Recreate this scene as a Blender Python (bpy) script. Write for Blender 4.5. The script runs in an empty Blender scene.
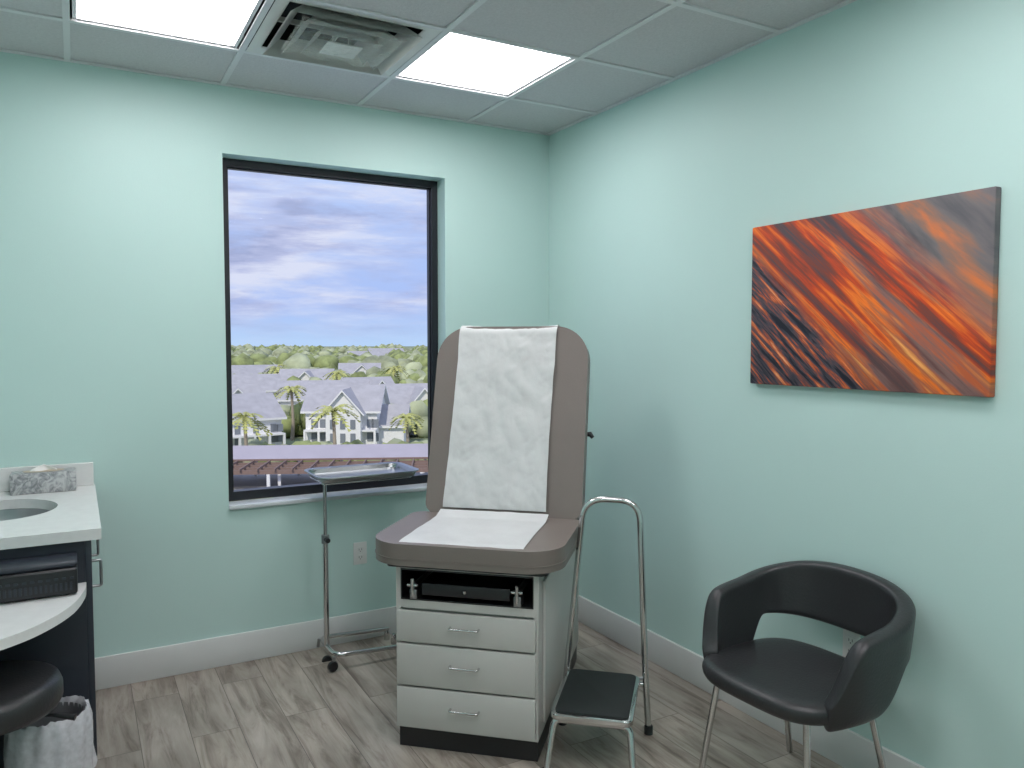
import bpy, bmesh, math, random
from mathutils import Vector, Matrix, noise
random.seed(7)
scene=bpy.context.scene
scene.view_settings.view_transform='Standard'
D=bpy.data
COL=scene.collection

# ---------------------------------------------------------------- materials
def newmat(name):
    m=D.materials.new(name); m.use_nodes=True
    nt=m.node_tree; b=nt.nodes['Principled BSDF']
    return m,nt,b
def N(nt,t,**kw):
    n=nt.nodes.new(t)
    for k,v in kw.items(): setattr(n,k,v)
    return n
def ramp(nt,stops,interp='LINEAR'):
    r=N(nt,'ShaderNodeValToRGB'); e=r.color_ramp; e.interpolation=interp
    while len(e.elements)<len(stops): e.elements.new(0.5)
    for i,(p,c) in enumerate(stops):
        e.elements[i].position=p; e.elements[i].color=(c[0],c[1],c[2],1)
    return r
def pmat(name,col,rough=0.5,metal=0.0,var=0.06,scale=6,bump=0.0,bscale=60,coat=0,spec=0.5,stretch=(1,1,1)):
    m,nt,b=newmat(name)
    tc=N(nt,'ShaderNodeTexCoord'); mp=N(nt,'ShaderNodeMapping'); mp.inputs['Scale'].default_value=stretch
    nt.links.new(tc.outputs['Object'],mp.inputs[0])
    n=N(nt,'ShaderNodeTexNoise'); n.inputs['Scale'].default_value=scale; n.inputs['Detail'].default_value=4
    nt.links.new(mp.outputs[0],n.inputs['Vector'])
    a=[max(0,c*(1-var)) for c in col]; d=[min(1,c*(1+var)) for c in col]
    r=ramp(nt,[(0.3,a),(0.7,d)]); nt.links.new(n.outputs['Fac'],r.inputs[0])
    nt.links.new(r.outputs[0],b.inputs['Base Color'])
    b.inputs['Roughness'].default_value=rough; b.inputs['Metallic'].default_value=metal
    b.inputs['Specular IOR Level'].default_value=spec
    b.inputs['Coat Weight'].default_value=coat
    if bump>0:
        n2=N(nt,'ShaderNodeTexNoise'); n2.inputs['Scale'].default_value=bscale; n2.inputs['Detail'].default_value=5
        nt.links.new(mp.outputs[0],n2.inputs['Vector'])
        bp=N(nt,'ShaderNodeBump'); bp.inputs['Strength'].default_value=bump; bp.inputs['Distance'].default_value=0.01
        nt.links.new(n2.outputs['Fac'],bp.inputs['Height']); nt.links.new(bp.outputs[0],b.inputs['Normal'])
    return m

M_wall=pmat('wall_paint_mint',(0.515,0.705,0.665),0.5,var=0.012,scale=2,bump=0.06,bscale=220,spec=0.35)
M_trim=pmat('trim_white',(0.68,0.70,0.69),0.4,var=0.02)
M_ceil=pmat('ceiling_tile',(0.60,0.59,0.60),0.9,var=0.05,scale=90,bump=0.3,bscale=180,spec=0.1)
M_tbar=pmat('tbar_white',(0.68,0.68,0.69),0.4,var=0.02)
M_dark=pmat('plenum_dark',(0.02,0.02,0.02),0.9)
M_black=pmat('black_plastic',(0.012,0.013,0.015),0.4)
M_rubber=pmat('black_rubber',(0.012,0.016,0.016),0.7,bump=0.3,bscale=300)
M_frame=pmat('window_frame_black',(0.010,0.011,0.016),0.35)
M_sill=pmat('sill_stone',(0.60,0.64,0.66),0.3,var=0.05)
M_chrome=pmat('chrome',(0.62,0.62,0.62),0.14,metal=1,var=0.02)
M_steel=pmat('brushed_steel',(0.38,0.40,0.41),0.28,metal=1,var=0.05)
M_leath=pmat('black_leather',(0.026,0.027,0.029),0.36,bump=0.12,bscale=120)
M_vinyl=pmat('taupe_vinyl',(0.185,0.157,0.140),0.42,var=0.04,bump=0.08,bscale=160)
M_cab=pmat('cabinet_offwhite',(0.50,0.495,0.47),0.4,var=0.02)
M_navy=pmat('navy_laminate',(0.022,0.028,0.040),0.4)
M_counter=pmat('white_quartz',(0.74,0.75,0.74),0.22,var=0.03,scale=25)
M_outlet=pmat('outlet_white',(0.7,0.72,0.7),0.35,var=0.01)
M_alu=pmat('diffuser_white',(0.70,0.71,0.67),0.35,var=0.05)
M_tissue=pmat('tissue_white',(0.75,0.74,0.72),0.8)
M_beige=pmat('beige_card',(0.55,0.47,0.36),0.6)
M_bin=pmat('bin_grey',(0.16,0.165,0.175),0.4)

M_paper=pmat('exam_paper',(0.60,0.615,0.61),0.55,var=0.05,scale=7,bump=0.6,bscale=11,stretch=(1,1,.7))
def marble():
    m,nt,b=newmat('grey_marble_print')
    tc=N(nt,'ShaderNodeTexCoord'); w=N(nt,'ShaderNodeTexNoise'); w.inputs['Scale'].default_value=22; w.inputs['Distortion'].default_value=3; w.inputs['Detail'].default_value=6
    nt.links.new(tc.outputs['Object'],w.inputs['Vector'])
    r=ramp(nt,[(0.35,(0.20,0.21,0.22)),(0.5,(0.36,0.37,0.38)),(0.62,(0.52,0.53,0.53))]); nt.links.new(w.outputs['Fac'],r.inputs[0]); nt.links.new(r.outputs[0],b.inputs['Base Color'])
    return m
M_marble=marble()
def film(name,col,alpha):
    m,nt,b=newmat(name)
    out=nt.nodes['Material Output']; tr=N(nt,'ShaderNodeBsdfTransparent'); mx=N(nt,'ShaderNodeMixShader')
    n=N(nt,'ShaderNodeTexNoise'); n.inputs['Scale'].default_value=14
    mr=N(nt,'ShaderNodeMapRange'); mr.inputs['To Min'].default_value=max(0,alpha-0.2); mr.inputs['To Max'].default_value=min(1,alpha+0.2)
    nt.links.new(n.outputs['Fac'],mr.inputs['Value']); nt.links.new(mr.outputs[0],mx.inputs[0])
    b.inputs['Base Color'].default_value=(*col,1); b.inputs['Roughness'].default_value=0.12
    nt.links.new(tr.outputs[0],mx.inputs[1]); nt.links.new(b.outputs[0],mx.inputs[2]); nt.links.new(mx.outputs[0],out.inputs[0])
    return m
M_film=film('plastic_film',(0.75,0.78,0.70),0.22)
M_bag=film('bin_liner',(0.74,0.74,0.78),0.72)
def glass():
    m,nt,b=newmat('window_glass'); nt.nodes.remove(b)
    out=nt.nodes['Material Output']; tr=N(nt,'ShaderNodeBsdfTransparent'); gl=N(nt,'ShaderNodeBsdfGlossy'); gl.inputs['Roughness'].default_value=0.02
    tr.inputs[0].default_value=(0.96,0.97,0.98,1)
    fr=N(nt,'ShaderNodeFresnel'); fr.inputs[0].default_value=1.04
    mx=N(nt,'ShaderNodeMixShader'); nt.links.new(fr.outputs[0],mx.inputs[0]); nt.links.new(tr.outputs[0],mx.inputs[1]); nt.links.new(gl.outputs[0],mx.inputs[2]); nt.links.new(mx.outputs[0],out.inputs[0])
    return m
M_glass=glass()
def emis(name,col,s):
    m,nt,b=newmat(name)
    b.inputs['Base Color'].default_value=(0.8,0.8,0.8,1)
    tc=N(nt,'ShaderNodeTexCoord'); n=N(nt,'ShaderNodeTexNoise'); n.inputs['Scale'].default_value=3
    r=ramp(nt,[(0,[c*0.97 for c in col]),(1,col)]); nt.links.new(tc.outputs['Object'],n.inputs['Vector']); nt.links.new(n.outputs['Fac'],r.inputs[0])
    nt.links.new(r.outputs[0],b.inputs['Emission Color']); b.inputs['Emission Strength'].default_value=s
    return m
M_lamp=emis('lamp_diffuser',(1.0,0.95,0.985),12.3)

def floor_mat():
    m,nt,b=newmat('vinyl_plank'); L=nt.links.new
    tc=N(nt,'ShaderNodeTexCoord'); sp=N(nt,'ShaderNodeSeparateXYZ'); L(tc.outputs['Object'],sp.inputs[0])
    cb=N(nt,'ShaderNodeCombineXYZ'); L(sp.outputs['Y'],cb.inputs['X']); L(sp.outputs['X'],cb.inputs['Y'])
    br=N(nt,'ShaderNodeTexBrick'); L(cb.outputs[0],br.inputs['Vector'])
    br.offset=0.37; br.inputs['Scale'].default_value=1; br.inputs['Brick Width'].default_value=1.22; br.inputs['Row Height'].default_value=0.18
    br.inputs['Mortar Size'].default_value=0.0014; br.inputs['Mortar Smooth'].default_value=0.2
    br.inputs['Color1'].default_value=(0,0,0,1); br.inputs['Color2'].default_value=(1,1,1,1); br.inputs['Mortar'].default_value=(0.5,0.5,0.5,1)
    off=N(nt,'ShaderNodeMath',operation='MULTIPLY'); off.inputs[1].default_value=37.0; L(br.outputs['Color'],off.inputs[0])
    sc=N(nt,'ShaderNodeMapping'); sc.inputs['Scale'].default_value=(17,2.0,1); L(tc.outputs['Object'],sc.inputs[0])
    ad=N(nt,'ShaderNodeVectorMath',operation='ADD'); L(sc.outputs[0],ad.inputs[0])
    cz=N(nt,'ShaderNodeCombineXYZ'); L(off.outputs[0],cz.inputs['Y']); L(off.outputs[0],cz.inputs['Z']); L(cz.outputs[0],ad.inputs[1])
    n1=N(nt,'ShaderNodeTexNoise'); n1.inputs['Scale'].default_value=1.0; n1.inputs['Detail'].default_value=9; n1.inputs['Roughness'].default_value=0.68; n1.inputs['Distortion'].default_value=0.8; L(ad.outputs[0],n1.inputs['Vector'])
    r1=ramp(nt,[(0.30,(0.145,0.118,0.096)),(0.40,(0.255,0.218,0.184)),(0.50,(0.375,0.333,0.288)),(0.72,(0.49,0.45,0.40))]); L(n1.outputs['Fac'],r1.inputs[0])
    s2=N(nt,'ShaderNodeMapping'); s2.inputs['Scale'].default_value=(8,2.6,1); L(tc.outputs['Object'],s2.inputs[0])
    a2=N(nt,'ShaderNodeVectorMath',operation='ADD'); L(s2.outputs[0],a2.inputs[0]); L(cz.outputs[0],a2.inputs[1])
    n2=N(nt,'ShaderNodeTexNoise'); n2.inputs['Scale'].default_value=1; n2.inputs['Detail'].default_value=3; L(a2.outputs[0],n2.inputs['Vector'])
    r2=ramp(nt,[(0.35,(0.74,0.73,0.71)),(0.60,(1.06,1.06,1.06))]); L(n2.outputs['Fac'],r2.inputs[0])
    mu=N(nt,'ShaderNodeMix',data_type='RGBA',blend_type='MULTIPLY'); mu.inputs[0].default_value=1; L(r1.outputs[0],mu.inputs[6]); L(r2.outputs[0],mu.inputs[7])
    r3=ramp(nt,[(0,(0.84,0.84,0.84)),(1,(1.10,1.09,1.07))]); L(br.outputs['Color'],r3.inputs[0])
    m3=N(nt,'ShaderNodeMix',data_type='RGBA',blend_type='MULTIPLY'); m3.inputs[0].default_value=1; L(mu.outputs[2],m3.inputs[6]); L(r3.outputs[0],m3.inputs[7])
    m4=N(nt,'ShaderNodeMix',data_type='RGBA'); L(br.outputs['Fac'],m4.inputs[0]); L(m3.outputs[2],m4.inputs[6]); m4.inputs[7].default_value=(0.11,0.095,0.08,1)
    L(m4.outputs[2],b.inputs['Base Color']); b.inputs['Roughness'].default_value=0.42
    bp=N(nt,'ShaderNodeBump'); bp.inputs['Strength'].default_value=0.15; bp.inputs['Distance'].default_value=0.005; L(n1.outputs['Fac'],bp.inputs['Height']); L(bp.outputs[0],b.inputs['Normal'])
    return m
M_floor=floor_mat()

def art_mat():
    m,nt,b=newmat('sunset_print'); L=nt.links.new
    tc=N(nt,'ShaderNodeTexCoord')
    mp=N(nt,'ShaderNodeMapping'); mp.inputs['Rotation'].default_value=(0,0,math.radians(41)); L(tc.outputs['Object'],mp.inputs[0])
    sp=N(nt,'ShaderNodeSeparateXYZ'); L(mp.outputs[0],sp.inputs[0])
    def stretched(sx,sy,detail,rough=0.6,dist=0.3,seed=0):
        s=N(nt,'ShaderNodeMapping'); s.inputs['Scale'].default_value=(sx,sy,1); s.inputs['Location'].default_value=(seed,seed*1.7,seed); L(mp.outputs[0],s.inputs[0])
        n=N(nt,'ShaderNodeTexNoise'); n.inputs['Scale'].default_value=1; n.inputs['Detail'].default_value=detail; n.inputs['Roughness'].default_value=rough; n.inputs['Distortion'].default_value=dist
        L(s.outputs[0],n.inputs['Vector']); return n
    def mixc(fac,a,bb):
        x=N(nt,'ShaderNodeMix',data_type='RGBA'); L(fac,x.inputs[0]); L(a,x.inputs[6]); L(bb,x.inputs[7]); return x.outputs[2]
    nA=stretched(1.1,17,7,0.6,0.15,3)
    nA2=stretched(0.9,9,6,0.62,0.2,21)
    nB=stretched(4.0,44,6,0.65,0.3,9)
    rA=ramp(nt,[(0.34,(0.09,0.065,0.075)),(0.42,(0.24,0.055,0.035)),(0.48,(0.62,0.075,0.018)),(0.55,(0.92,0.22,0.025)),(0.60,(0.50,0.11,0.045)),(0.70,(1.0,0.50,0.14))]); L(nA.outputs['Fac'],rA.inputs[0])
    rS=ramp(nt,[(0.35,(0.05,0.05,0.065)),(0.5,(0.15,0.075,0.07)),(0.58,(0.24,0.14,0.13)),(0.66,(0.55,0.13,0.05))]); L(nA.outputs['Fac'],rS.inputs[0])
    msk=ramp(nt,[(0.50,(1,1,1)),(0.60,(0,0,0))]); L(nA2.outputs['Fac'],msk.inputs[0])
    midc=mixc(msk.outputs[0],rS.outputs[0],rA.outputs[0])
    rB=ramp(nt,[(0.40,(0.014,0.018,0.030)),(0.48,(0.075,0.07,0.09)),(0.53,(0.20,0.08,0.07)),(0.58,(0.60,0.12,0.035)),(0.70,(0.95,0.45,0.22))]); L(nB.outputs['Fac'],rB.inputs[0])
    nC=stretched(1.9,7,5,0.6,0.3,14)
    rC=ramp(nt,[(0.35,(0.085,0.09,0.10)),(0.48,(0.165,0.150,0.155)),(0.56,(0.28,0.16,0.12)),(0.66,(0.66,0.19,0.06))]); L(nC.outputs['Fac'],rC.inputs[0])
    w=N(nt,'ShaderNodeTexNoise'); w.inputs['Scale'].default_value=3; L(mp.outputs[0],w.inputs['Vector'])
    yy=N(nt,'ShaderNodeMath',operation='MULTIPLY_ADD'); yy.inputs[1].default_value=0.12; L(w.outputs['Fac'],yy.inputs[0]); L(sp.outputs['Y'],yy.inputs[2])
    f1=N(nt,'ShaderNodeMapRange'); f1.inputs['From Min'].default_value=-0.13; f1.inputs['From Max'].default_value=-0.07; L(yy.outputs[0],f1.inputs['Value'])
    f2=N(nt,'ShaderNodeMapRange'); f2.inputs['From Min'].default_value=0.24; f2.inputs['From Max'].default_value=0.36; L(yy.outputs[0],f2.inputs['Value'])
    c1=mixc(f1.outputs[0],rB.outputs[0],midc)
    c2=mixc(f2.outputs[0],c1,rC.outputs[0])
    L(c2,b.inputs['Base Color']); b.inputs['Roughness'].default_value=0.6; b.inputs['Specular IOR Level'].default_value=0.3
    return m
M_art=art_mat()

# ---------------------------------------------------------------- geometry helpers
def empty(name,loc=(0,0,0),rotz=0):
    e=D.objects.new(name,None); e.empty_display_size=0.1; COL.objects.link(e); e.location=loc; e.rotation_euler=(0,0,rotz); return e
def finish(bm,name,mat,parent=None,smooth=True,angle=35,loc=(0,0,0),rot=(0,0,0)):
    bmesh.ops.recalc_face_normals(bm,faces=bm.faces)
    me=D.meshes.new(name); bm.to_mesh(me); bm.free()
    for m in (mat if isinstance(mat,(list,tuple)) else [mat]): me.materials.append(m)
    if smooth:
        for p in me.polygons: p.use_smooth=True
        me.set_sharp_from_angle(angle=math.radians(angle))
    o=D.objects.new(name,me); COL.objects.link(o); o.location=loc; o.rotation_euler=rot
    if parent: o.parent=parent
    return o
def add_box(bm,lo,hi,mi=0):
    x0,y0,z0=lo; x1,y1,z1=hi
    v=[bm.verts.new(p) for p in ((x0,y0,z0),(x1,y0,z0),(x1,y1,z0),(x0,y1,z0),(x0,y0,z1),(x1,y0,z1),(x1,y1,z1),(x0,y1,z1))]
    for f in ((0,3,2,1),(4,5,6,7),(0,1,5,4),(1,2,6,5),(2,3,7,6),(3,0,4,7)):
        bm.faces.new([v[i] for i in f]).material_index=mi
    return v
def box(name,lo,hi,mat,parent=None,bev=0,seg=3,loc=(0,0,0),rot=(0,0,0)):
    bm=bmesh.new(); add_box(bm,lo,hi)
    if bev: bmesh.ops.bevel(bm,geom=bm.edges[:],offset=bev,segments=seg,affect='EDGES',profile=0.5)
    return finish(bm,name,mat,parent,smooth=bool(bev),loc=loc,rot=rot)
def boxes(name,lst,mat,parent=None):
    bm=bmesh.new()
    for l in lst: add_box(bm,l[0],l[1],l[2] if len(l)>2 else 0)
    return finish(bm,name,mat,parent,smooth=False)
def rrect(x0,x1,y0,y1,r,n=8):
    if not isinstance(r,(tuple,list)): r=(r,)*4
    pts=[]
    for (cx,cy,rr,a0) in ((x0+r[0],y0+r[0],r[0],180),(x1-r[1],y0+r[1],r[1],270),(x1-r[2],y1-r[2],r[2],0),(x0+r[3],y1-r[3],r[3],90)):
        for i in range(n+1):
            a=math.radians(a0+90*i/n); pts.append((cx+rr*math.cos(a),cy+rr*math.sin(a)))
    return pts
def prism(name,poly,z0,z1,mat,parent=None,bev=0,seg=4,loc=(0,0,0),rot=(0,0,0),puff=0):
    bm=bmesh.new()
    bot=[bm.verts.new((x,y,z0)) for x,y in poly]; top=[bm.verts.new((x,y,z1)) for x,y in poly]
    fb=bm.faces.new(bot[::-1]); ft=bm.faces.new(top); n=len(poly)
    for i in range(n): bm.faces.new((bot[i],bot[(i+1)%n],top[(i+1)%n],top[i]))
    if bev:
        ed=[e for e in bm.edges if (abs(e.verts[0].co.z-e.verts[1].co.z)<1e-6)]
        bmesh.ops.bevel(bm,geom=ed,offset=bev,segments=seg,affect='EDGES',profile=0.5)
    return finish(bm,name,mat,parent,loc=loc,rot=rot,angle=50)
def catmull(pts,n=8,closed=False):
    P=[Vector(p) for p in pts]; out=[]; L=len(P)
    for i in range(L if closed else L-1):
        p0=P[(i-1)%L] if (closed or i>0) else P[0]; p1=P[i]; p2=P[(i+1)%L]; p3=P[(i+2)%L] if (closed or i+2<L) else P[-1]
        for k in range(n):
            t=k/n; out.append(0.5*((2*p1)+(-p0+p2)*t+(2*p0-5*p1+4*p2-p3)*t*t+(-p0+3*p1-3*p2+p3)*t**3))
    if not closed: out.append(P[-1])
    return out
def fillet(pts,r,n=6):
    P=[Vector(p) for p in pts]; out=[P[0]]
    for i in range(1,len(P)-1):
        a=(P[i-1]-P[i]); b=(P[i+1]-P[i]); rr=min(r,a.length*0.49,b.length*0.49)
        A=P[i]+a.normalized()*rr; B=P[i]+b.normalized()*rr
        for k in range(n+1):
            t=k/n; out.append((1-t)**2*A+2*t*(1-t)*P[i]+t*t*B)
    out.append(P[-1]); return out
def add_tube(bm,pts,r,seg=12,closed=False,mi=0):
    P=[Vector(p) for p in pts]; n=len(P); rings=[]
    T=[]
    for i in range(n):
        if closed: t=P[(i+1)%n]-P[(i-1)%n]
        else: t=P[min(i+1,n-1)]-P[max(i-1,0)]
        T.append(t.normalized())
    u=T[0].orthogonal().normalized()
    for i in range(n):
        u=(u-T[i]*u.dot(T[i])).normalized(); v=T[i].cross(u)
        rad=r[i] if isinstance(r,(list,tuple)) else r
        rings.append([bm.verts.new(P[i]+(u*math.cos(2*math.pi*k/seg)+v*math.sin(2*math.pi*k/seg))*rad) for k in range(seg)])
    for i in range(n if closed else n-1):
        a=rings[i]; b=rings[(i+1)%n]
        for k in range(seg): bm.faces.new((a[k],a[(k+1)%seg],b[(k+1)%seg],b[k])).material_index=mi
    if not closed:
        bm.faces.new(rings[0][::-1]).material_index=mi; bm.faces.new(rings[-1]).material_index=mi
def tube(name,pts,r,mat,parent=None,seg=14,closed=False):
    bm=bmesh.new(); add_tube(bm,pts,r,seg,closed); return finish(bm,name,mat,parent,angle=50)
def add_lathe(bm,prof,c=(0,0,0),seg=32,sx=1,sy=1,mi=0):
    rings=[]
    for (r,z) in prof:
        rings.append([bm.verts.new((c[0]+sx*r*math.cos(2*math.pi*k/seg),c[1]+sy*r*math.sin(2*math.pi*k/seg),c[2]+z)) for k in range(seg)] if r>1e-5 else [bm.verts.new((c[0],c[1],c[2]+z))])
    for a,b in zip(rings,rings[1:]):
        if len(a)==1 and len(b)==1: continue
        for k in range(seg):
            if len(a)==1: f=(a[0],b[(k+1)%seg],b[k])
            elif len(b)==1: f=(a[k],a[(k+1)%seg],b[0])
            else: f=(a[k],a[(k+1)%seg],b[(k+1)%seg],b[k])
            bm.faces.new(f).material_index=mi
def lathe(name,prof,mat,parent=None,c=(0,0,0),seg=32,sx=1,sy=1,angle=40):
    bm=bmesh.new(); add_lathe(bm,prof,c,seg,sx,sy); return finish(bm,name,mat,parent,angle=angle)
def grid_obj(name,rows,mat,parent=None,thick=0,sub=0):
    bm=bmesh.new(); V=[[bm.verts.new(p) for p in r] for r in rows]
    for i in range(len(V)-1):
        for j in range(len(V[0])-1): bm.faces.new((V[i][j],V[i][j+1],V[i+1][j+1],V[i+1][j]))
    o=finish(bm,name,mat,parent,angle=80)
    if thick:
        s=o.modifiers.new('sol','SOLIDIFY'); s.thickness=thick; s.offset=0
    if sub:
        s=o.modifiers.new('sub','SUBSURF'); s.levels=sub; s.render_levels=sub
    return o

# ---------------------------------------------------------------- room shell
XL,XR,YF,YB,H=-0.62,2.415,-1.0,3.88,2.74
ZT=3.05
WX0,WX1,WZ0,WZ1=0.62,1.755,0.75,2.43
T=0.2
boxes('floor',[((XL-T,YF-T,-0.12),(XR+T,YB+T,0))],M_floor)
boxes('wall_back',[((XL-T,YB,0),(WX0,YB+T,ZT)),((WX1,YB,0),(XR+T,YB+T,ZT)),((WX0,YB,0),(WX1,YB+T,WZ0)),((WX0,YB,WZ1),(WX1,YB+T,ZT))],M_wall)
boxes('wall_right',[((XR,YF,0),(XR+T,YB,ZT))],M_wall)
boxes('wall_left',[((XL-T,YF,0),(XL,YB,ZT))],M_wall)
boxes('wall_front',[((XL-T,YF-T,0),(XR+T,YF,ZT))],M_wall)
def baseboard(name,lo,hi):
    return box(name,lo,hi,M_trim,bev=0.004,seg=2)
BH=0.145; BT=0.015
baseboard('baseboard_back',(0.035,YB-BT,0),(XR-BT,YB,BH))
baseboard('baseboard_right',(XR-BT,YF,0),(XR,YB-BT,BH))
baseboard('baseboard_left',(XL,YF+BT,0),(XL+BT,2.36,BH))
baseboard('baseboard_front',(XL,YF,0),(XR-BT,YF+BT,BH))

# ceiling grid
gx=[XL,0.000,0.625,1.275,1.885,XR]
gy=[YF,-0.26,0.35,0.96,1.57,2.18,2.79,3.40,YB]
light_cells=[(1,6),(3,6),(1,3),(3,3),(1,1),(3,1)]  # last pair: unseen panels behind the camera, added for more even light
vent_cell=(2,6)
L=[]
for i in range(len(gx)-1):
    for j in range(len(gy)-1):
        if (i,j) in light_cells or (i,j)==vent_cell: continue
        L.append(((gx[i]+.004,gy[j]+.004,H+.007),(gx[i+1]-.004,gy[j+1]-.004,H+.025),0))
w=0.012
for x in gx[1:-1]: L.append(((x-w,YF,H),(x+w,YB,H+.007),1)); 
for y in gy[1:-1]:
    for i in range(len(gx)-1):
        L.append(((gx[i]+(w if i else 0),y-w,H),(gx[i+1]-(w if i<len(gx)-2 else 0),y+w,H+.007),1))
for a,b in (((XL,YF,H-.001),(XL+.022,YB,H+.006)),((XR-.022,YF,H-.001),(XR,YB,H+.006)),((XL,YB-.022,H-.001),(XR,YB,H+.006)),((XL,YF,H-.001),(XR,YF+.022,H+.006))): L.append((a,b,1))
L.append(((XL-T,YF-T,ZT-.05),(XR+T,YB+T,ZT+.1),2))
boxes('ceiling',L,[M_ceil,M_tbar,M_dark])
for (i,j) in light_cells:
    e=empty('ceiling_light',((gx[i]+gx[i+1])/2,(gy[j]+gy[j+1])/2,H))
    a=0.293
    box('lamp_panel',(-a+.012,-a+.012,.010),(a-.012,a-.012,.02),M_lamp,e)
    boxes('lamp_frame',[((-a,-a,.008),(a,-a+.014,.05)),((-a,a-.014,.008),(a,a,.05)),((-a,-a+.014,.008),(-a+.014,a-.014,.05)),((a-.014,-a+.014,.008),(a,a-.014,.05)),((-a,-a,.05),(a,a,.055))],M_tbar,e)

# air diffuser
e=empty('air_vent_diffuser',((gx[2]+gx[3])/2,(gy[6]+gy[7])/2,H))
e.scale=(1.06,1,1)
def ring(bm,r0,z0,r1,z1,th=0.004):
    c=[(-1,-1),(1,-1),(1,1),(-1,1)]
    A=[bm.verts.new((x*r0,y*r0,z0)) for x,y in c]; B=[bm.verts.new((x*r1,y*r1,z1)) for x,y in c]
    A2=[bm.verts.new((x*(r0-th),y*(r0-th),z0+th)) for x,y in c]; B2=[bm.verts.new((x*(r1-th),y*(r1-th),z1+th)) for x,y in c]
    for i in range(4):
        j=(i+1)%4
        bm.faces.new((A[i],A[j],B[j],B[i])); bm.faces.new((A2[i],B2[i],B2[j],A2[j]))
        bm.faces.new((A[i],A2[i],A2[j],A[j])); bm.faces.new((B[i],B[j],B2[j],B2[i]))
bm=bmesh.new()
ring(bm,0.292,0.000,0.245,0.010)
ring(bm,0.240,-0.020,0.190,0.030); ring(bm,0.182,-0.026,0.132,0.024); ring(bm,0.124,-0.032,0.074,0.018)
add_box(bm,(-.066,-.066,-.036),(.066,.066,-.032))
add_box(bm,(-.24,-.003,.03),(.24,.003,.05)); add_box(bm,(-.003,-.24,.03),(.003,.24,.05))
for sx in (-.03,.03): add_box(bm,(sx-.002,-.002,-.034),(sx+.002,.002,.03))
finish(bm,'louvers',M_alu,e,smooth=False)
boxes('duct_box',[((-.292,-.292,.13),(.292,.292,.14)),((-.296,-.296,.02),(-.29,.296,.13)),((.29,-.296,.02),(.296,.296,.13)),((-.29,-.296,.02),(.29,-.29,.13)),((-.29,.29,.02),(.29,.296,.13))],M_dark,e)
rows=[]
for i in range(30):
    r=[]
    for j in range(30):
        x=-.20+.38*i/29; y=-.24+.36*j/29
        ed=min(i,29-i,j,29-j)/14.5
        z=-.030-0.022*ed**0.5+0.02*noise.noise(Vector((x*14,y*14,3)))-0.012*abs(noise.noise(Vector((x*30,y*30,7))))
        r.append((x+.012*noise.noise(Vector((y*12,1,1))),y+.012*noise.noise(Vector((x*12,4,1))),min(z,-.026)))
    rows.append(r)
grid_obj('protective_film',rows,M_film,e)

# ---------------------------------------------------------------- window
e=empty('window_1',(0,0,0))
f0,f1=YB+.10,YB+.16
fw=.037
boxes('frame',[((WX0,f0,WZ0+.02),(WX0+fw,f1,WZ1)),((WX1-fw,f0,WZ0+.02),(WX1,f1,WZ1)),((WX0+fw,f0,WZ1-fw),(WX1-fw,f1,WZ1)),((WX0+fw,f0,WZ0+.02),(WX1-fw,f1,WZ0+.02+fw+.008)),
  ((WX0+fw,f0+.02,WZ0+.06),(WX0+fw+.006,f1-.01,WZ1-fw)),((WX1-fw-.006,f0+.02,WZ0+.06),(WX1-fw,f1-.01,WZ1-fw)),((WX0+fw,f0+.02,WZ1-fw-.006),(WX1-fw,f1-.01,WZ1-fw))],M_frame,e)
box('glass',(WX0+fw-.005,f0+.035,WZ0+.05),(WX1-fw+.005,f0+.039,WZ1-fw+.005),M_glass,e)
box('sill',(WX0-.0,YB-.02,WZ0),(WX1,YB+.10,WZ0+.02),M_sill,e,bev=.004,seg=2)

# ---------------------------------------------------------------- outlets
def outlet(loc,rz):
    e=empty('power_outlet',loc,rz)
    box('plate',(-.036,-.006,-.058),(.036,0,.058),M_outlet,e,bev=.003,seg=2)
    for s in (-1,1):
        zc=s*.02
        prism('receptacle',rrect(-.017,.017,-.014,.014,.006),.006,.0085,M_outlet,e,loc=(0,0,zc),rot=(math.radians(90),0,0))
        boxes('slots',[((-.008,-.0092,zc-.004),(-.006,-.0084,zc+.006)),((.006,-.0092,zc-.004),(.008,-.0084,zc+.006)),((-.002,-.0092,zc-.011),(.002,-.0084,zc-.007))],M_black,e)
outlet((1.263,YB,.455),0)
outlet((XR,1.81,.455),math.radians(-90))

# ---------------------------------------------------------------- canvas art (right wall)
e=empty('canvas_art',(XR-.001,1.812,1.693),math.radians(-90))
o=box('canvas',(-.476,-.313,0),(.476,.313,.030),M_art,e,bev=.004,seg=2,rot=(math.radians(90),0,0))

# ---------------------------------------------------------------- exam table
ET=empty('exam_table',(1.2375,2.568,0),math.radians(-42.5))
CW=.275
boxes('plinth',[((-CW+.005,.02,0),(CW-.005,.98,.082))],M_black,ET)
boxes('cabinet_body',[((-CW,.004,.082),(-CW+.018,1.0,.705)),((CW-.018,.004,.082),(CW,1.0,.705)),((-CW+.018,.98,.082),(CW-.018,1.0,.705)),
  ((-CW+.018,.004,.082),(CW-.018,.98,.09)),((-CW+.018,.02,.09),(CW-.018,.03,.545)),((-CW+.018,.004,.545),(CW-.018,.45,.575)),((-CW+.018,.45,.57),(CW-.018,.46,.70)),((-CW+.018,.004,.695),(CW-.018,.98,.705))],M_cab,ET)
boxes('compartment_lining',[((-CW+.018,.006,.575),(CW-.018,.44,.580)),((-CW+.018,.43,.58),(CW-.018,.44,.69)),((-CW+.0181,.006,.58),(-CW+.022,.43,.69)),((CW-.022,.006,.58),(CW-.0181,.43,.69)),((-CW+.018,.006,.688),(CW-.018,.43,.694))],M_black,ET)
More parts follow.
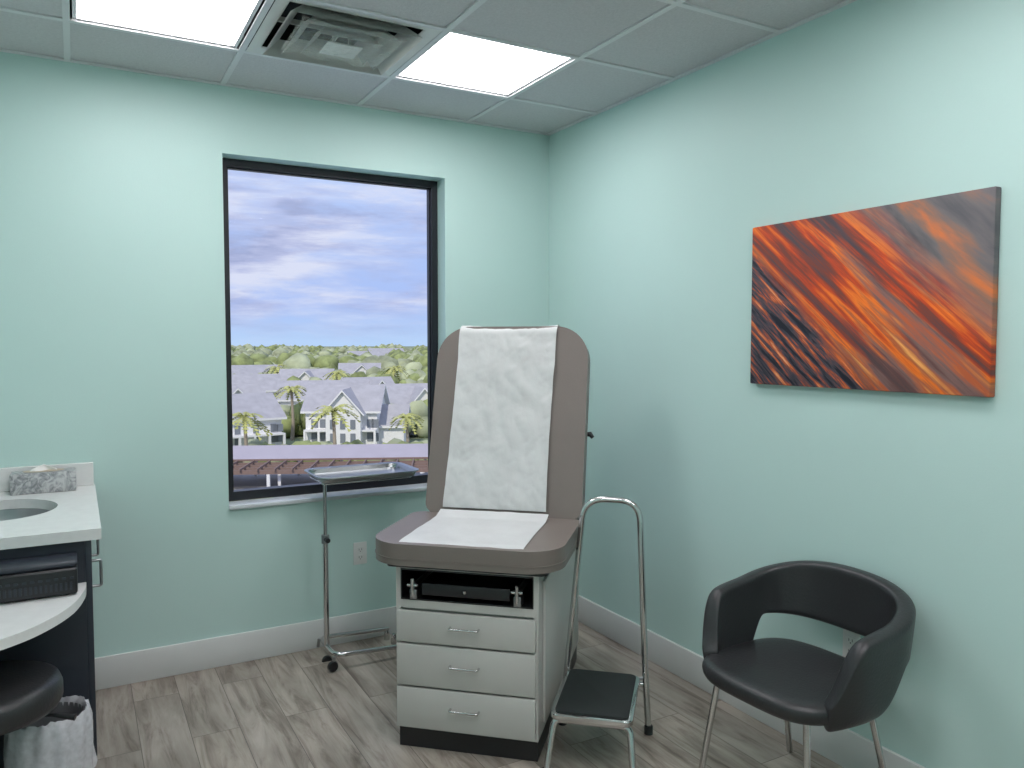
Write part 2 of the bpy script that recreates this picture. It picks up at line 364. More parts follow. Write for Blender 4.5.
for k,(a,b) in enumerate(((.092,.246),(.254,.412),(.420,.538))):
    box('drawer_%d'%(k+1),(-CW+.008,-.014,a),(CW-.008,.004,b),M_cab,ET,bev=.003,seg=2)
    zc=(a+b)/2+.01
    tube('drawer_pull_%d'%(k+1),fillet([(-.055,-.014,zc),(-.055,-.036,zc),(.055,-.036,zc),(.055,-.014,zc)],.01),.0045,M_chrome,ET)
for s in (-1,1):
    x=s*.20
    box('stirrup_clamp',(x-.014,-.016,.585),(x+.014,.03,.622),M_steel,ET,bev=.004)
    tube('stirrup_bar',[(x,.0,.635),(x,.35,.635)],.010,M_steel,ET)
    tube('stirrup_knob',[(x,-.022,.598),(x,-.022,.665)],.007,M_chrome,ET)
    tube('stirrup_hinge',[(x-.02,-.018,.640),(x+.02,-.018,.640)],.006,M_chrome,ET)
box('tray_lip',(-.17,-.004,.60),(.17,.010,.645),M_black,ET,bev=.004)
lathe('lock_button',[(0,.0),(.008,.0),(.008,.01),(0,.01)],M_chrome,ET,c=(0,-.012,.62))
box('side_door',(CW,.08,.12),(CW+.012,.92,.66),M_cab,ET,bev=.003,seg=2)
tube('side_pull',fillet([(CW+.012,.80,.52),(CW+.034,.80,.52),(CW+.034,.80,.62),(CW+.012,.80,.62)],.008),.0045,M_chrome,ET)
# seat
prism('seat_base',rrect(-.31,.31,-.02,.97,.03),.705,.722,M_black,ET)
prism('seat_cushion',rrect(-.380,.362,-.06,.50,(.15,.14,.05,.05),10),.722,.803,M_vinyl,ET,bev=.034,seg=6)
prism('seat_seam',rrect(-.382,.364,-.062,.502,(.15,.14,.05,.05),10),.7445,.7485,M_vinyl,ET,bev=.001,seg=1)
LEAN=math.radians(75)
HP=(0.014,.575,.775)
BL=.850
prism('back_cushion',rrect(-.347,.347,0,BL,(.05,.05,.15,.15),12),.012,.088,M_vinyl,ET,bev=.034,seg=6,loc=HP,rot=(LEAN,0,0))
prism('back_board',rrect(-.32,.32,.02,BL-.025,(.04,.04,.14,.14),12),-.006,.012,M_black,ET,loc=HP,rot=(LEAN,0,0))
tube('back_strut',[(.0,.62,.83),(.0,.90,.72)],.012,M_steel,ET)
tube('back_strut_2',[(.15,.68,1.15),(.15,.93,.715)],.010,M_steel,ET)
tube('back_strut_3',[(-.15,.68,1.15),(-.15,.93,.715)],.010,M_steel,ET)
tube('release_lever',[(.34,.70,1.14),(.368,.70,1.14),(.380,.70,1.125)],[.008,.012,.008],M_black,ET)
# paper
ca,sa=math.cos(LEAN),math.sin(LEAN)
def backpt(w,n):
    return Vector((0,HP[1]+w*ca-n*sa,HP[2]+w*sa+n*ca))
path=[]
W0=BL-.034
for i in range(100): path.append((backpt(.03+(W0-.03)*i/99,.090),Vector((0,-sa,ca))))
for i in range(1,15):
    a=math.pi*i/14; c=backpt(W0,.048)
    up=Vector((0,ca,sa)); fr=Vector((0,-sa,ca))
    path.append((c+up*math.sin(a)*.036+fr*math.cos(a)*(.042 if i<8 else .056),up*math.sin(a)+fr*math.cos(a)))
for i in range(1,20): path.append((backpt(W0-.02*i,-.008),Vector((0,sa,-ca))))
rows=[]
for i,(p,nn) in enumerate(path):
    t=i/len(path); r=[]
    for j in range(81):
        s=j/80
        cx=-.034+.014*min(1,i/105); hw=.230-.004*math.sin(t*5)-.008*min(1,i/105)
        x=HP[0]+cx+(s-.5)*2*hw+.003*noise.noise(Vector((t*9,0,1)))
        v=i*.008
        k=.002+.010*abs(noise.noise(Vector((x*4+v*2,v*4,2))))+.006*abs(noise.noise(Vector((x*12+v*3,v*9,5))))+.003*abs(noise.noise(Vector((x*25-v*9,v*20,8))))+(.004*(abs(s-.5)*2)**6)
        if i>113: k=.003
        q=p+nn*k; r.append((x,q.y,q.z))
    rows.append(r)
grid_obj('back_paper',rows,M_paper,ET)
rows=[]
for i in range(40):
    y=-.058+.515*i/39; r=[]
    for j in range(41):
        s=j/40; x=-.012+(s-.5)*2*(.238)
        z=.8045+.004*abs(noise.noise(Vector((x*9,y*9,4))))+.0015
        if i<4: z-=(4-i)**2*.0012
        if i>34: z+=(i-34)*.004
        r.append((x+.010*noise.noise(Vector((y*3,1,1))),y,z))
    rows.append(r)
grid_obj('seat_paper',rows,M_paper,ET)

# ---------------------------------------------------------------- step stool with handrail
SS=empty('step_stool',(1.68,2.3475,0),math.radians(-42.5))
prism('platform',rrect(-.145,.145,-.2,.2,.03),.205,.228,M_chrome,SS,bev=.006,seg=3)
prism('tread_mat',rrect(-.131,.131,-.186,.186,.022),.228,.235,M_rubber,SS,bev=.002,seg=2)
for yy,ex in ((-.165,-.215),):
    tube('front_legs',fillet([(-.155,ex,.012),(-.135,yy,.195),(.135,yy,.195),(.155,ex,.012)],.03),.0125,M_chrome,SS)
for s in (-1,1):
    lathe('foot_tip',[(0,0),(.017,0),(.017,.03),(.014,.035),(0,.035)],M_rubber,SS,c=(s*.156,-.217,0))
    lathe('foot_tip',[(0,0),(.017,0),(.017,.03),(.014,.035),(0,.035)],M_rubber,SS,c=(s*.172+.008,.19,0))
tube('handrail',fillet([(-.165,.19,.012),(-.150,.205,.22),(-.085,.225,.920),(.135,.225,.920),(.165,.205,.22),(.180,.19,.012)],.085,8),.0125,M_chrome,SS)
for s in (-1,1):
    tube('handrail_bolt',[(s*.12,.19,.215),(s*.155,.205,.215)],.006,M_steel,SS)
tube('rear_brace',[(-.15,.205,.19),(.163,.205,.19)],.010,M_chrome,SS)

# ---------------------------------------------------------------- arm chair
AC=empty('armchair',(2.083,1.764,0),math.radians(-88))
def sstep(a,b,x):
    t=max(0,min(1,(x-a)/(b-a))); return t*t*(3-2*t)
rows=[]
NPH=50
for i in range(NPH+1):
    ph=90+ (i/NPH-.5)*2*128
    s=abs(ph-90)/128
    c,sn=math.cos(math.radians(ph)),math.sin(math.radians(ph))
    px=.298*math.copysign(abs(c)**(2/2.9),c); py=.262*math.copysign(abs(sn)**(2/2.9),sn)
    zt=.762-.135*s**1.35-.16*sstep(.80,1,s)
    zb=.395+.145*(1-sstep(.54,.70,s))
    r=[]
    for k in range(8):
        t=k/7; z=zb+(zt-zb)*t
        q=(z-.395)/.30
        sc=.86+.14*min(1,q)**.55
        r.append((px*sc,py*sc+.003*q,z))
    rows.append(r)
grid_obj('shell_band',rows,M_leath,AC,thick=.056,sub=2)
bm=bmesh.new()
rs=[]
for (f,z) in ((0,.455),(.35,.457),(.7,.463),(.9,.466),(.98,.455),(1.0,.435),(.97,.405),(.85,.392),(0,.390)):
    if f==0: rs.append([bm.verts.new((0,-.03,z))]); continue
    ring_=[]
    for k in range(40):
        a=2*math.pi*k/40; c,sn=math.cos(a),math.sin(a)
        ring_.append(bm.verts.new((.268*f*math.copysign(abs(c)**(2/3.4),c),-.025+.250*f*math.copysign(abs(sn)**(2/3.4),sn),z)))
    rs.append(ring_)
for a,b in zip(rs,rs[1:]):
    for k in range(40):
        if len(a)==1: bm.faces.new((a[0],b[k],b[(k+1)%40]))
        elif len(b)==1: bm.faces.new((a[k],b[0],a[(k+1)%40]))
        else: bm.faces.new((a[k],b[k],b[(k+1)%40],a[(k+1)%40]))
o=finish(bm,'seat',M_leath,AC,angle=80)
s=o.modifiers.new('s','SUBSURF'); s.levels=1; s.render_levels=1
for sx in (-1,1):
    dx=-.02
    tube('leg_front',[(sx*.18+dx,-.16,.40),(sx*.225+dx,-.205,.0)],.011,M_chrome,AC)
    tube('leg_rear',[(sx*.17+dx,.15,.40),(sx*.205+dx,.245,.0)],.011,M_chrome,AC)
    tube('leg_rail',[(sx*.18+dx,-.16,.392),(sx*.17+dx,.15,.392)],.011,M_chrome,AC)

# ---------------------------------------------------------------- mayo stand
MS=empty('instrument_stand',(1.03,3.69,0))
for s,y in ((-1,-.14),(1,.12)):
    tube('base_leg',fillet([(0,0,.075),(0,y,.075),(.36,y,.055)],.06),.011,M_chrome,MS)
    lathe('caster_wheel',[(0,-.011),(.022,-.011),(.026,0),(.022,.011),(0,.011)],M_black,MS,c=(0,0,0)).rotation_euler=(math.radians(90),0,0)
    MS.children[-1].location=(-.012,y*1.02,.027)
    tube('caster_stem',[(-.004,y,.07),(-.01,y,.03)],.008,M_steel,MS)
    lathe('glide',[(0,0),(.016,0),(.016,.02),(.010,.05),(0,.055)],M_chrome,MS,c=(.35,y,0))
tube('lower_post',[(0,0,.07),(0,0,.60)],.0135,M_chrome,MS)
tube('upper_post',[(0,0,.60),(0,0,.893)],.0095,M_chrome,MS)
tube('clamp',[(0,0,.58),(0,0,.62)],.019,M_steel,MS)
tube('clamp_knob',[(0,-.01,.60),(0,-.045,.60)],.012,M_black,MS)
tube('tray_support',[(0,0,.875),(.2,0,.882),(.40,0,.885)],.008,M_chrome,MS)
tube('support_ring',[(p[0],p[1],.889) for p in rrect(-.04,.40,-.13,.13,.03)],.005,M_chrome,MS,seg=8,closed=True)
bm=bmesh.new()
specs=[(.0,.895),(.02,.898),(.028,.918),(.044,.923),(.045,.919),(.030,.912),(.022,.894),(.0,.891)]
base=(-.045,.415,-.145,.145)
rings=[]
for off,z in specs:
    rings.append([bm.verts.new((x,y,z)) for x,y in rrect(base[0]-off+.02,base[1]+off-.02,base[2]-off+.02,base[3]+off-.02,.02+off,5)])
n=len(rings[0])
for a,b in zip(rings,rings[1:]):
    for k in range(n): bm.faces.new((a[k],a[(k+1)%n],b[(k+1)%n],b[k]))
bm.faces.new(rings[0]); bm.faces.new(rings[-1][::-1])
finish(bm,'tray',M_steel,MS,angle=50)

# ---------------------------------------------------------------- sink cabinet with counter
SC=empty('sink_cabinet',(0,0,0))
XC=XL+.002; YC=YB-.002
cy0,cy1=2.955,YC
boxes('carcass',[((XC,cy0,.13),(.010,cy0+.02,.885)),((XC,cy0+.02,.13),(.010,cy1,.15)),((XC,cy1-.02,.15),(.010,cy1,.885))],M_navy,SC)
boxes('toe_kick',[((XC,cy0+.05,0),(-.05,cy1,.13))],M_black,SC)
box('cabinet_front_1',(.010,cy0,.135),(.030,cy0+.455,.882),M_navy,SC,bev=.002,seg=2)
box('cabinet_front_2',(.010,cy0+.46,.135),(.030,cy1-.005,.882),M_navy,SC,bev=.002,seg=2)
tube('pull_1',fillet([(.030,3.04,.70),(.058,3.04,.70),(.058,3.04,.79),(.030,3.04,.79)],.008),.005,M_steel,SC)
tube('pull_2',fillet([(.030,3.49,.70),(.058,3.49,.70),(.058,3.49,.79),(.030,3.49,.79)],.008),.005,M_steel,SC)
bm=bmesh.new()
cx,cy=-.265,3.44; rx,ry=.19,.215; NN=64
x0,x1,y0,y1=XC,.060,2.935,YC
def rayrect(a):
    c,s_=math.cos(a),math.sin(a); t=1e9
    if c>1e-9: t=min(t,(x1-cx)/c)
    if c<-1e-9: t=min(t,(x0-cx)/c)
    if s_>1e-9: t=min(t,(y1-cy)/s_)
    if s_<-1e-9: t=min(t,(y0-cy)/s_)
    return (cx+c*t,cy+s_*t)
angs=sorted([2*math.pi*k/NN for k in range(NN)]+[math.atan2(yy-cy,xx-cx)%(2*math.pi) for xx in (x0,x1) for yy in (y0,y1)])
o1=[];i1=[];o0=[];i0=[]
for a in angs:
    p=rayrect(a); q=(cx+rx*math.cos(a),cy+ry*math.sin(a))
    o1.append(bm.verts.new((*p,.922))); i1.append(bm.verts.new((*q,.922))); o0.append(bm.verts.new((*p,.885))); i0.append(bm.verts.new((*q,.885)))
n=len(angs)
for k in range(n):
    j=(k+1)%n
    bm.faces.new((o1[k],o1[j],i1[j],i1[k])); bm.faces.new((o0[k],i0[k],i0[j],o0[j])); bm.faces.new((o1[k],o0[k],o0[j],o1[j])); bm.faces.new((i1[k],i1[j],i0[j],i0[k]))
finish(bm,'countertop',M_counter,SC,smooth=False)
box('backsplash',(XC,YC-.02,.922),(.055,YC,1.022),M_counter,SC,bev=.002,seg=1)
box('side_splash',(XC,2.94,.922),(XC+.02,YC-.02,1.022),M_counter,SC,bev=.002,seg=1)
lathe('sink_bowl',[(1.03,.884),(1.0,.884),(.97,.84),(.85,.78),(.5,.755),(.08,.75),(0,.75)],M_steel,SC,c=(cx,cy,0),sx=rx,sy=ry,seg=48)
tube('faucet_spout',catmull([(-.53,3.44,.922),(-.53,3.44,1.08),(-.50,3.44,1.16),(-.42,3.44,1.17),(-.37,3.44,1.10)],8),.012,M_chrome,SC)
tube('faucet_handle',[(-.53,3.50,.922),(-.53,3.50,.97),(-.53,3.55,1.0)],.008,M_chrome,SC)

DK=empty('curved_desk',(0,0,0))
pts=catmull([(.012,2.953,0),(.006,2.86,0),(-.025,2.72,0),(-.084,2.60,0),(-.16,2.51,0),(-.27,2.44,0),(-.42,2.39,0),(-.618,2.37,0)],6)
poly=[(p.x,p.y) for p in pts]+[(XC,2.953)]
prism('desk_top',poly,.712,.742,M_counter,DK,bev=.003,seg=2)
box('desk_bracket',(XC,2.5,.55),(XC+.03,2.54,.712),M_navy,DK)
box('desk_bracket_2',(XC,2.5,.68),(XC+.35,2.54,.712),M_navy,DK)

PR=empty('desktop_printer',(-.165,2.865,.742))
box('body',(-.19,-.055,0.004),(.152,.085,.088),M_black,PR,bev=.008)
box('lid',(-.19,-.045,.088),(.152,.085,.108),M_navy,PR,bev=.008)
boxes('grille',[((-.17+.3*i/22,-.0585,.02),(-.163+.3*i/22,-.054,.045)) for i in range(23)]+[((-.17+.3*i/14,-.0585,.055),(-.158+.3*i/14,-.054,.062)) for i in range(15)],M_navy,PR)
for x in (-.17,.12):
    lathe('foot',[(0,0),(.01,0),(.01,.006),(0,.006)],M_rubber,PR,c=(x,-.03,0)); lathe('foot',[(0,0),(.01,0),(.01,.006),(0,.006)],M_rubber,PR,c=(x,.06,0))

TB=empty('tissue_box',(-.13,3.795,.9225))
box('box',(-.118,-.052,0),(.118,.052,.085),M_marble,TB,bev=.003,seg=2)
lathe('opening_ring',[(.0,.085),(.8,.085),(1,.0865),(1,.088),(.8,.0885),(0,.086)],M_beige,TB,sx=.075,sy=.036)
rows=[]
for i in range(13):
    t=i/12; r=[]
    for j in range(15):
        u=j/14-.5
        r.append((u*.11*(1-.15*t),.012*math.sin(u*6+t*2)*(1-t*.5)+.01*t,.08+.032*t*(1-.6*abs(u)*2)))
    rows.append(r)
grid_obj('tissue',rows,M_tissue,TB,thick=.001)

# rolling stool
RS=empty('rolling_stool',(-.258,2.70,0))
lathe('seat',[(0,.455),(.17,.455),(.19,.462),(.2,.48),(.2,.515),(.192,.538),(.17,.55),(0,.554)],M_leath,RS,seg=48,angle=60)
lathe('seat_plate',[(0,.44),(.12,.44),(.13,.455),(0,.455)],M_black,RS)
lathe('column',[(0,.07),(.028,.07),(.028,.26),(.018,.262),(.018,.44),(0,.44)],M_chrome,RS)
tube('height_lever',[(.04,0,.445),(.17,-.06,.44),(.23,-.085,.43)],[.005,.005,.010],M_black,RS)
for k in range(5):
    a=math.radians(25+36+72*k); c,s_=math.cos(a),math.sin(a)
    tube('base_arm',[(0,0,.085),(c*.12,s_*.12,.075),(c*.2,s_*.2,.062)],[.02,.015,.011],M_black,RS)
    w=lathe('caster',[(0,-.01),(.02,-.01),(.024,0),(.02,.01),(0,.01)],M_black,RS); w.rotation_euler=(math.radians(90),0,a+.5); w.location=(c*.2,s_*.2,.0245)
    tube('caster_stem',[(c*.2,s_*.2,.065),(c*.2,s_*.2,.03)],.006,M_black,RS)

# waste bin
WB=empty('waste_bin',(-.102,2.806,0))
lathe('bin',[(0,0),(.078,0),(.082,.01),(.100,.36),(.104,.365),(.104,.37),(.097,.37),(.078,.015),(0,.012)],M_bin,WB)
bm=bmesh.new(); prof=[(.092,.22),(.094,.30),(.097,.375),(.105,.388),(.113,.377),(.120,.34),(.122,.29),(.118,.23),(.125,.17)]
rings=[]
for q,(r0,z0) in enumerate(prof):
    rg=[]
    for k in range(96):
        a=2*math.pi*k/96; d=.0; zz=z0
        if q>=3: d=.004*math.sin(a*13+q)*abs(math.sin(a*4))+.012*noise.noise(Vector((math.cos(a)*4,math.sin(a)*4,z0*9)))
        if q>=3: zz=z0+.02*math.sin(a*3+1)*(q-3)/5+.012*noise.noise(Vector((math.cos(a)*6,math.sin(a)*6,q)))
        rg.append(bm.verts.new(((r0+d)*math.cos(a),(r0+d)*math.sin(a),zz)))
    rings.append(rg)
for a,b in zip(rings,rings[1:]):
    for k in range(96): bm.faces.new((a[k],a[(k+1)%96],b[(k+1)%96],b[k]))
finish(bm,'liner',M_bag,WB,angle=70)

# ---------------------------------------------------------------- exterior
GZ=-11.0
S,C=math.sin(math.radians(29.2)),math.cos(math.radians(29.2))
def site(f,l,z=0): return Vector((S*f+C*l,C*f-S*l,z))
M_grass=pmat('ground_green',(0.26,0.31,0.19),0.9,var=0.3,scale=0.05,bump=0)
M_asph=pmat('pavement',(0.42,0.41,0.42),0.9,var=0.15,scale=0.3)
M_hwall=pmat('house_white',(0.80,0.79,0.78),0.7,var=0.03)
M_hroof=pmat('roof_grey',(0.43,0.42,0.44),0.6,var=0.10,scale=1.0,spec=.2)
M_hglass=pmat('house_window',(0.22,0.24,0.27),0.2)
M_leaf=pmat('tree_foliage',(0.26,0.30,0.12),0.9,var=0.5,scale=0.35,bump=.6,bscale=3)
M_leaf2=pmat('tree_foliage_hazy',(0.39,0.42,0.26),0.95,var=0.4,scale=0.2)
M_palm=pmat('palm_frond',(0.48,0.49,0.17),0.8,var=0.3,scale=0.8)
M_trunk=pmat('palm_trunk',(0.38,0.32,0.25),0.9)
M_brown=pmat('brown_beam',(0.23,0.155,0.13),0.8)
M_shelter=pmat('shelter_roof',(0.46,0.42,0.46),0.6,var=0.05,scale=0.5,spec=.2)
boxes('ground',[((-1500,30,GZ-1),(2500,4000,GZ))],M_grass)
bm=bmesh.new()
vs=[bm.verts.new(site(f,l,GZ+.02)) for f,l in ((40,-40),(40,20),(76,20),(76,-50))]
bm.faces.new(vs); finish(bm,'parking_lot_pavement',M_asph,smooth=False)

def house(f,l,w,d,hw,hr,rot,cross=True,wing=0):
    e_loc=site(f,l,GZ); bm=bmesh.new()
    def gable(x0,x1,y0,y1,h0,h1,ax,ov=.5):
        add_box(bm,(x0,y0,0),(x1,y1,h0),0)
        if ax=='x':
            ym=(y0+y1)/2
            for xx in (x0,x1):
                bm.faces.new([bm.verts.new(p) for p in ((xx,y0,h0),(xx,y1,h0),(xx,ym,h1))]).material_index=0
            sl=(h1-h0)/(ym-y0)
            for yy,sg in ((y0,-1),(y1,1)):
                a=[(x0-ov,yy+sg*ov,h0-sl*ov),(x1+ov,yy+sg*ov,h0-sl*ov),(x1+ov,ym,h1+.02),(x0-ov,ym,h1+.02)]
                b=[(p[0],p[1],p[2]+.25) for p in a]
                A=[bm.verts.new(p) for p in a]; B=[bm.verts.new(p) for p in b]
                bm.faces.new(A).material_index=0; bm.faces.new(B).material_index=1
                for k in range(4): bm.faces.new((A[k],A[(k+1)%4],B[(k+1)%4],B[k])).material_index=0
        else:
            xm=(x0+x1)/2
            for yy in (y0,y1):
                bm.faces.new([bm.verts.new(p) for p in ((x0,yy,h0),(x1,yy,h0),(xm,yy,h1))]).material_index=0
            sl=(h1-h0)/(xm-x0)
            for xx,sg in ((x0,-1),(x1,1)):
                a=[(xx+sg*ov,y0-ov,h0-sl*ov),(xx+sg*ov,y1+ov,h0-sl*ov),(xm,y1+ov,h1+.02),(xm,y0-ov,h1+.02)]
                b=[(p[0],p[1],p[2]+.25) for p in a]
                A=[bm.verts.new(p) for p in a]; B=[bm.verts.new(p) for p in b]
                bm.faces.new(A).material_index=0; bm.faces.new(B).material_index=1
                for k in range(4): bm.faces.new((A[k],A[(k+1)%4],B[(k+1)%4],B[k])).material_index=0
    gable(-w/2,w/2,-d/2,d/2,hw,hr,'x')
    if cross: gable(-w*.18,w*.30,-d/2-1.6,0,hw,hr-.3,'y')
    if wing: gable(w/2,w/2+wing,-d*.3,d*.3,hw*.6,hw*.6+2,'x')
    yf=-d/2-(1.6 if cross else 0)
    xs=[-w*.12,w*.02,w*.16] if cross else [-w*.35,-w*.12,w*.12,w*.35]
    for fl in (0.9,hw*.55):
        for x in xs: add_box(bm,(x,yf-.08,fl),(x+w*.07,yf+.05,fl+hw*.24),2)
        for x in (-w*.42,-w*.30,w*.36,w*.43): add_box(bm,(x,-d/2-.08,fl),(x+.8,-d/2+.05,fl+hw*.22),2)
    add_box(bm,(-w/2,-d/2-1.2,hw*.47),(w/2,-d/2,hw*.47+.2),0)
    for k in range(6): add_box(bm,(-w/2+k*(w-.25)/5,-d/2-1.2,0),(-w/2+k*(w-.25)/5+.25,-d/2-.95,hw*.47),0)
    return finish(bm,'house',[M_hwall,M_hroof,M_hglass],smooth=False,loc=e_loc,rot=(0,0,rot))
R0=math.radians(-8)
house(97,-20.5,8.5,8,4.6,7.2,R0-.35,True,3)
house(93,-33.5,9,8,3.9,6.3,R0+.3,False)
house(112,-14.5,8,7.5,4.1,6.6,R0,True)
house(122,-31,10,8,4.2,6.6,R0-.15,False)
house(134,-25,8,7,4.2,6.6,R0+.2,True)
house(142,-48,10,8,4.3,6.8,R0,False)
house(160,-42,10,8,4.6,7.2,R0-.3,True)
house(182,-60,11,9,4.8,7.4,R0+.2,False)
house(116,-41.5,8,7,4.0,6.3,R0,True)
house(205,-40,10,8,4.8,7.3,R0-.2,True)
house(330,-62,14,11,6.5,9.3,R0,False)
house(420,-68,18,12,7,10,R0,False)

def shelter():
    bm=bmesh.new()
    for (y0,z0,y1,z1) in ((-3.6,2.7,0,3.4),(0,3.4,5.4,2.7)):
        a=[bm.verts.new(p) for p in ((-40,y0,z0),(40,y0,z0),(40,y1,z1),(-40,y1,z1))]
        b=[bm.verts.new((v.co.x,v.co.y,v.co.z+.18)) for v in a]
        bm.faces.new(a).material_index=0; bm.faces.new(b).material_index=0
        for k in range(4): bm.faces.new((a[k],a[(k+1)%4],b[(k+1)%4],b[k])).material_index=1
    for yb in (-3.8,-5.2,-6.6,-7.9): add_box(bm,(-40,yb-.10,2.3),(40,yb+.10,2.62),1)
    for k in range(61):
        x=-40+k*1.333
        add_box(bm,(x-.06,-8.3,2.63),(x+.06,-3.6,2.78),1)
    for k in range(20):
        x=-38+k*4
        add_box(bm,(x,-8.0,0),(x+.24,-7.76,2.3),2); add_box(bm,(x,-3.9,0),(x+.24,-3.66,2.4),2); add_box(bm,(x,5.0,0),(x+.24,5.24,2.7),2)
    return finish(bm,'covered_walkway',[M_shelter,M_brown,M_hwall],smooth=False,loc=site(69,-18,GZ),rot=(0,0,math.radians(-29.2+5)))
shelter()

def blob(bm,c,r,sub=2,squash=.8,seed=0,mi=0):
    res=bmesh.ops.create_icosphere(bm,subdivisions=sub,radius=1)
    for v in res['verts']:
        d=1+.35*noise.noise(v.co*2.2+Vector((seed,seed*.7,0)))+.2*noise.noise(v.co*6+Vector((seed,0,0)))
        v.co=Vector((v.co.x*r*d,v.co.y*r*d,v.co.z*r*squash*d))+c
        for f in v.link_faces: f.material_index=mi
bm=bmesh.new()
for k in range(1100):
    f=random.uniform(215,850) if k>190 else random.uniform(213,260); l=f*random.uniform(-.42,-.05); r=random.uniform(1.5,3.2)*(1+f/900)
    blob(bm,site(f,l,GZ+r*.7+random.uniform(0,4.0)),r,2 if f<250 else 1,.95,k,0 if random.random()<.5 else 1)
finish(bm,'tree_grove',[M_leaf,M_leaf2],angle=180)
bm=bmesh.new()
for k in range(400):
    f=random.choice([80,81,83,104,105,106,128,151,152,171,172,192,194,196])+random.uniform(-1,1); l=f*random.uniform(-.40,-.08); r=random.uniform(.7,1.5)*(1 if f<90 else 1.5)
    blob(bm,site(f,l,GZ+r*.6+(random.uniform(0,2.2) if f>100 else 0)+(1.5 if f>145 else 0)),r,2,1.0,k+600,k%2)
finish(bm,'garden_shrubs',[M_leaf,M_leaf2],angle=180)
bm=bmesh.new()
for k in range(110):
    f=58.5+random.uniform(-.5,.5)-k*.02; l=-30+k*.28; r=random.uniform(.4,.8)
    blob(bm,site(f,l,GZ+r*.6),r,1,.9,k+900)
finish(bm,'hedge',M_leaf,angle=180)

def palm(f,l,h,r,seed):
    rnd=random.Random(seed); bm=bmesh.new()
    add_tube(bm,[(0,0,0),(.15,0,h*.35),(.1,.1,h*.7),(0,0,h)],[.28,.2,.17,.2],8,mi=1)
    for k in range(24):
        a=k*2.399; el=rnd.uniform(-.1,1.2); Lf=r*rnd.uniform(.85,1.1)
        d=Vector((math.cos(a),math.sin(a),0)); side=Vector((-d.y,d.x,0)); P=[]
        for q in range(9):
            t=q/8; P.append(Vector((0,0,h))+d*(Lf*t*math.cos(el*.7))+Vector((0,0,Lf*(math.sin(el)*t-.8*t*t))))
        for q in range(8):
            wd=.28*math.sin(math.pi*(q+.7)/9)*r/2.6
            for sg in (-1,1):
                tip=(P[q]+P[q+1])/2+side*sg*wd*1.8+Vector((0,0,-.3*wd*2))+d*.3
                bm.faces.new([bm.verts.new(P[q]),bm.verts.new(P[q+1]),bm.verts.new(tip)]).material_index=0
    return finish(bm,'palm_tree',[M_palm,M_trunk],smooth=False,loc=site(f,l,GZ))
palm(79,-27.2,5.0,2.5,1); palm(80,-18.4,5.6,2.7,2); palm(101,-28.6,6.6,2.3,3); palm(87,-11.8,4.2,2.1,4); palm(106,-26.2,5.8,2.0,5); palm(159,-24,7.5,3,7); palm(166,-50,7.5,3,8); palm(147,-33,7.0,2.6,9)

def car(f,l,rot,col):
    m=pmat('car_paint',col,.25,coat=.5); bm=bmesh.new()
    prof=[(-2.2,.35),(-2.25,.8),(-1.9,.95),(-1.2,1.0),(-.6,1.45),(.7,1.45),(1.4,.98),(2.15,.85),(2.25,.4)]
    A=[bm.verts.new((x,-.9,z)) for x,z in prof]; B=[bm.verts.new((x,.9,z)) for x,z in prof]
    bm.faces.new(A); bm.faces.new(B[::-1])
    for k in range(len(prof)):
        j=(k+1)%len(prof); fc=bm.faces.new((A[k],B[k],B[j],A[j])); fc.material_index=1 if k in (3,5) else 0
    for sg in (-1,1): add_box(bm,(-.75,sg*.905-.01,1.02),(.95,sg*.905+.01,1.35),1)
    for x in (-1.4,1.4):
        for sg in (-1,1): add_tube(bm,[(x,sg*.95,.33),(x,sg*.7,.33)],.33,14,mi=2)
    finish(bm,'car',[m,M_hglass,M_black],smooth=False,loc=site(f,l,GZ+.02),rot=(0,0,rot))
for k,(f,l,c) in enumerate(((53.5,-18.5,(.6,.6,.62)),(53.5,-15.6,(.35,.05,.05)),(53.5,-12.5,(.7,.7,.72)),(53,-9.6,(.08,.08,.1)),(53,-6.6,(.5,.5,.52)))):
    car(f,l,math.radians(60+k),c)

# ---------------------------------------------------------------- world
wd=D.worlds.new('World'); scene.world=wd; wd.use_nodes=True; nt=wd.node_tree; Lk=nt.links.new
bg=nt.nodes['Background']
tc=N(nt,'ShaderNodeTexCoord'); sp=N(nt,'ShaderNodeSeparateXYZ'); Lk(tc.outputs['Generated'],sp.inputs[0])
g=ramp(nt,[(0.0,(0.50,0.68,0.95)),(0.05,(0.42,0.55,0.92)),(0.20,(0.50,0.64,0.98)),(1,(0.30,0.45,0.85))]); Lk(sp.outputs['Z'],g.inputs[0])
mp=N(nt,'ShaderNodeMapping'); mp.inputs['Scale'].default_value=(3.4,3.4,15); mp.inputs['Location'].default_value=(1.3,.4,.2); Lk(tc.outputs['Generated'],mp.inputs[0])
n1=N(nt,'ShaderNodeTexNoise'); n1.inputs['Scale'].default_value=1.7; n1.inputs['Detail'].default_value=8; n1.inputs['Roughness'].default_value=.6; n1.inputs['Distortion'].default_value=.25; Lk(mp.outputs[0],n1.inputs['Vector'])
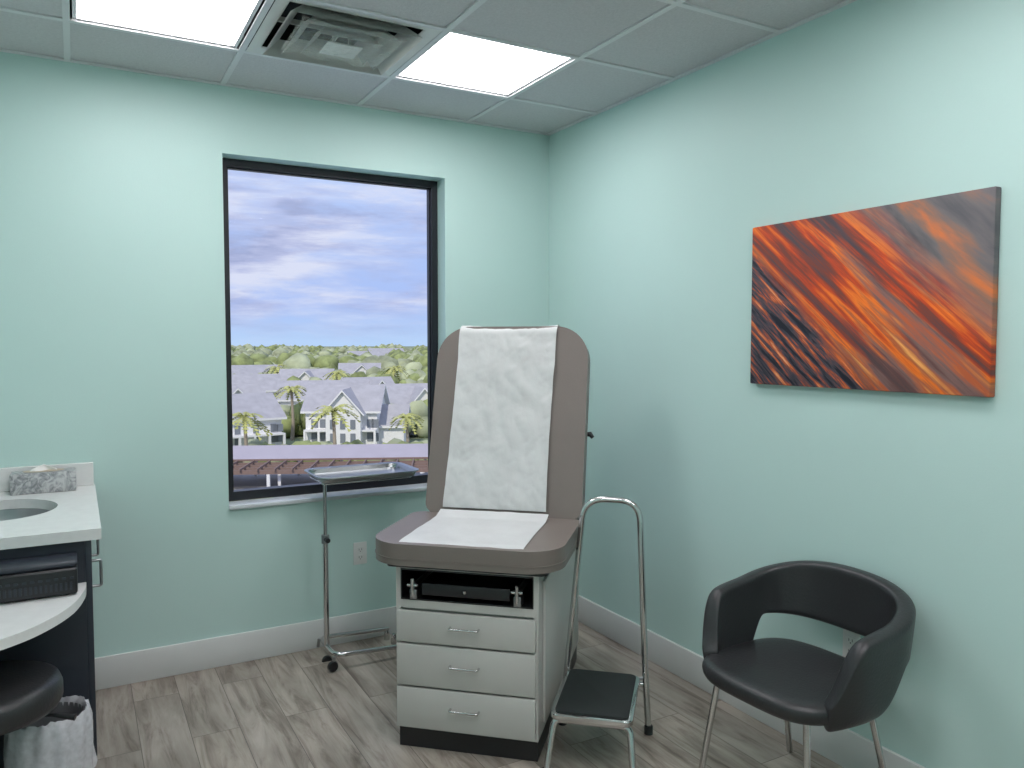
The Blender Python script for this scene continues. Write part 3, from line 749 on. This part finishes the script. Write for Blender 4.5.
cm=ramp(nt,[(0.38,(0,0,0)),(0.60,(.9,.9,.9))]); Lk(n1.outputs['Fac'],cm.inputs[0])
mp2=N(nt,'ShaderNodeMapping'); mp2.inputs['Scale'].default_value=(2.5,2.5,16); mp2.inputs['Location'].default_value=(7,2,.5); Lk(tc.outputs['Generated'],mp2.inputs[0])
n2=N(nt,'ShaderNodeTexNoise'); n2.inputs['Scale'].default_value=2.6; n2.inputs['Detail'].default_value=8; n2.inputs['Roughness'].default_value=.6; Lk(mp2.outputs[0],n2.inputs['Vector'])
cc=ramp(nt,[(0.38,(0.38,0.42,0.64)),(0.48,(0.53,0.56,0.78)),(0.60,(0.76,0.78,0.92))]); Lk(n2.outputs['Fac'],cc.inputs[0])
hz=N(nt,'ShaderNodeMapRange'); hz.inputs['From Min'].default_value=0.0; hz.inputs['From Max'].default_value=0.06; hz.inputs['To Min'].default_value=.25; Lk(sp.outputs['Z'],hz.inputs['Value'])
ml=N(nt,'ShaderNodeMath',operation='MULTIPLY'); Lk(cm.outputs[0],ml.inputs[0]); Lk(hz.outputs[0],ml.inputs[1])
mx=N(nt,'ShaderNodeMix',data_type='RGBA'); Lk(ml.outputs[0],mx.inputs[0]); Lk(g.outputs[0],mx.inputs[6]); Lk(cc.outputs[0],mx.inputs[7])
Lk(mx.outputs[2],bg.inputs[0]); bg.inputs[1].default_value=1.05

sun=D.lights.new('sun_light','SUN'); sun.energy=2.6; sun.angle=math.radians(3); sun.color=(1,.93,.80)
so=D.objects.new('sun_light',sun); COL.objects.link(so)
d=Vector((0.55,0.65,-0.75)).normalized(); so.rotation_euler=d.to_track_quat('-Z','Y').to_euler(); so.location=(0,-5,30)

# ---------------------------------------------------------------- camera
cam=D.cameras.new('camera'); co=D.objects.new('camera',cam); COL.objects.link(co); scene.camera=co
cam.sensor_width=36; cam.lens=780/1024*36; cam.clip_end=5000; cam.clip_start=.05
co.location=(0,0,1.54)
p=math.radians(2.94); fwd=Vector((S*math.cos(p),C*math.cos(p),-math.sin(p)))
co.rotation_euler=fwd.to_track_quat('-Z','Y').to_euler()
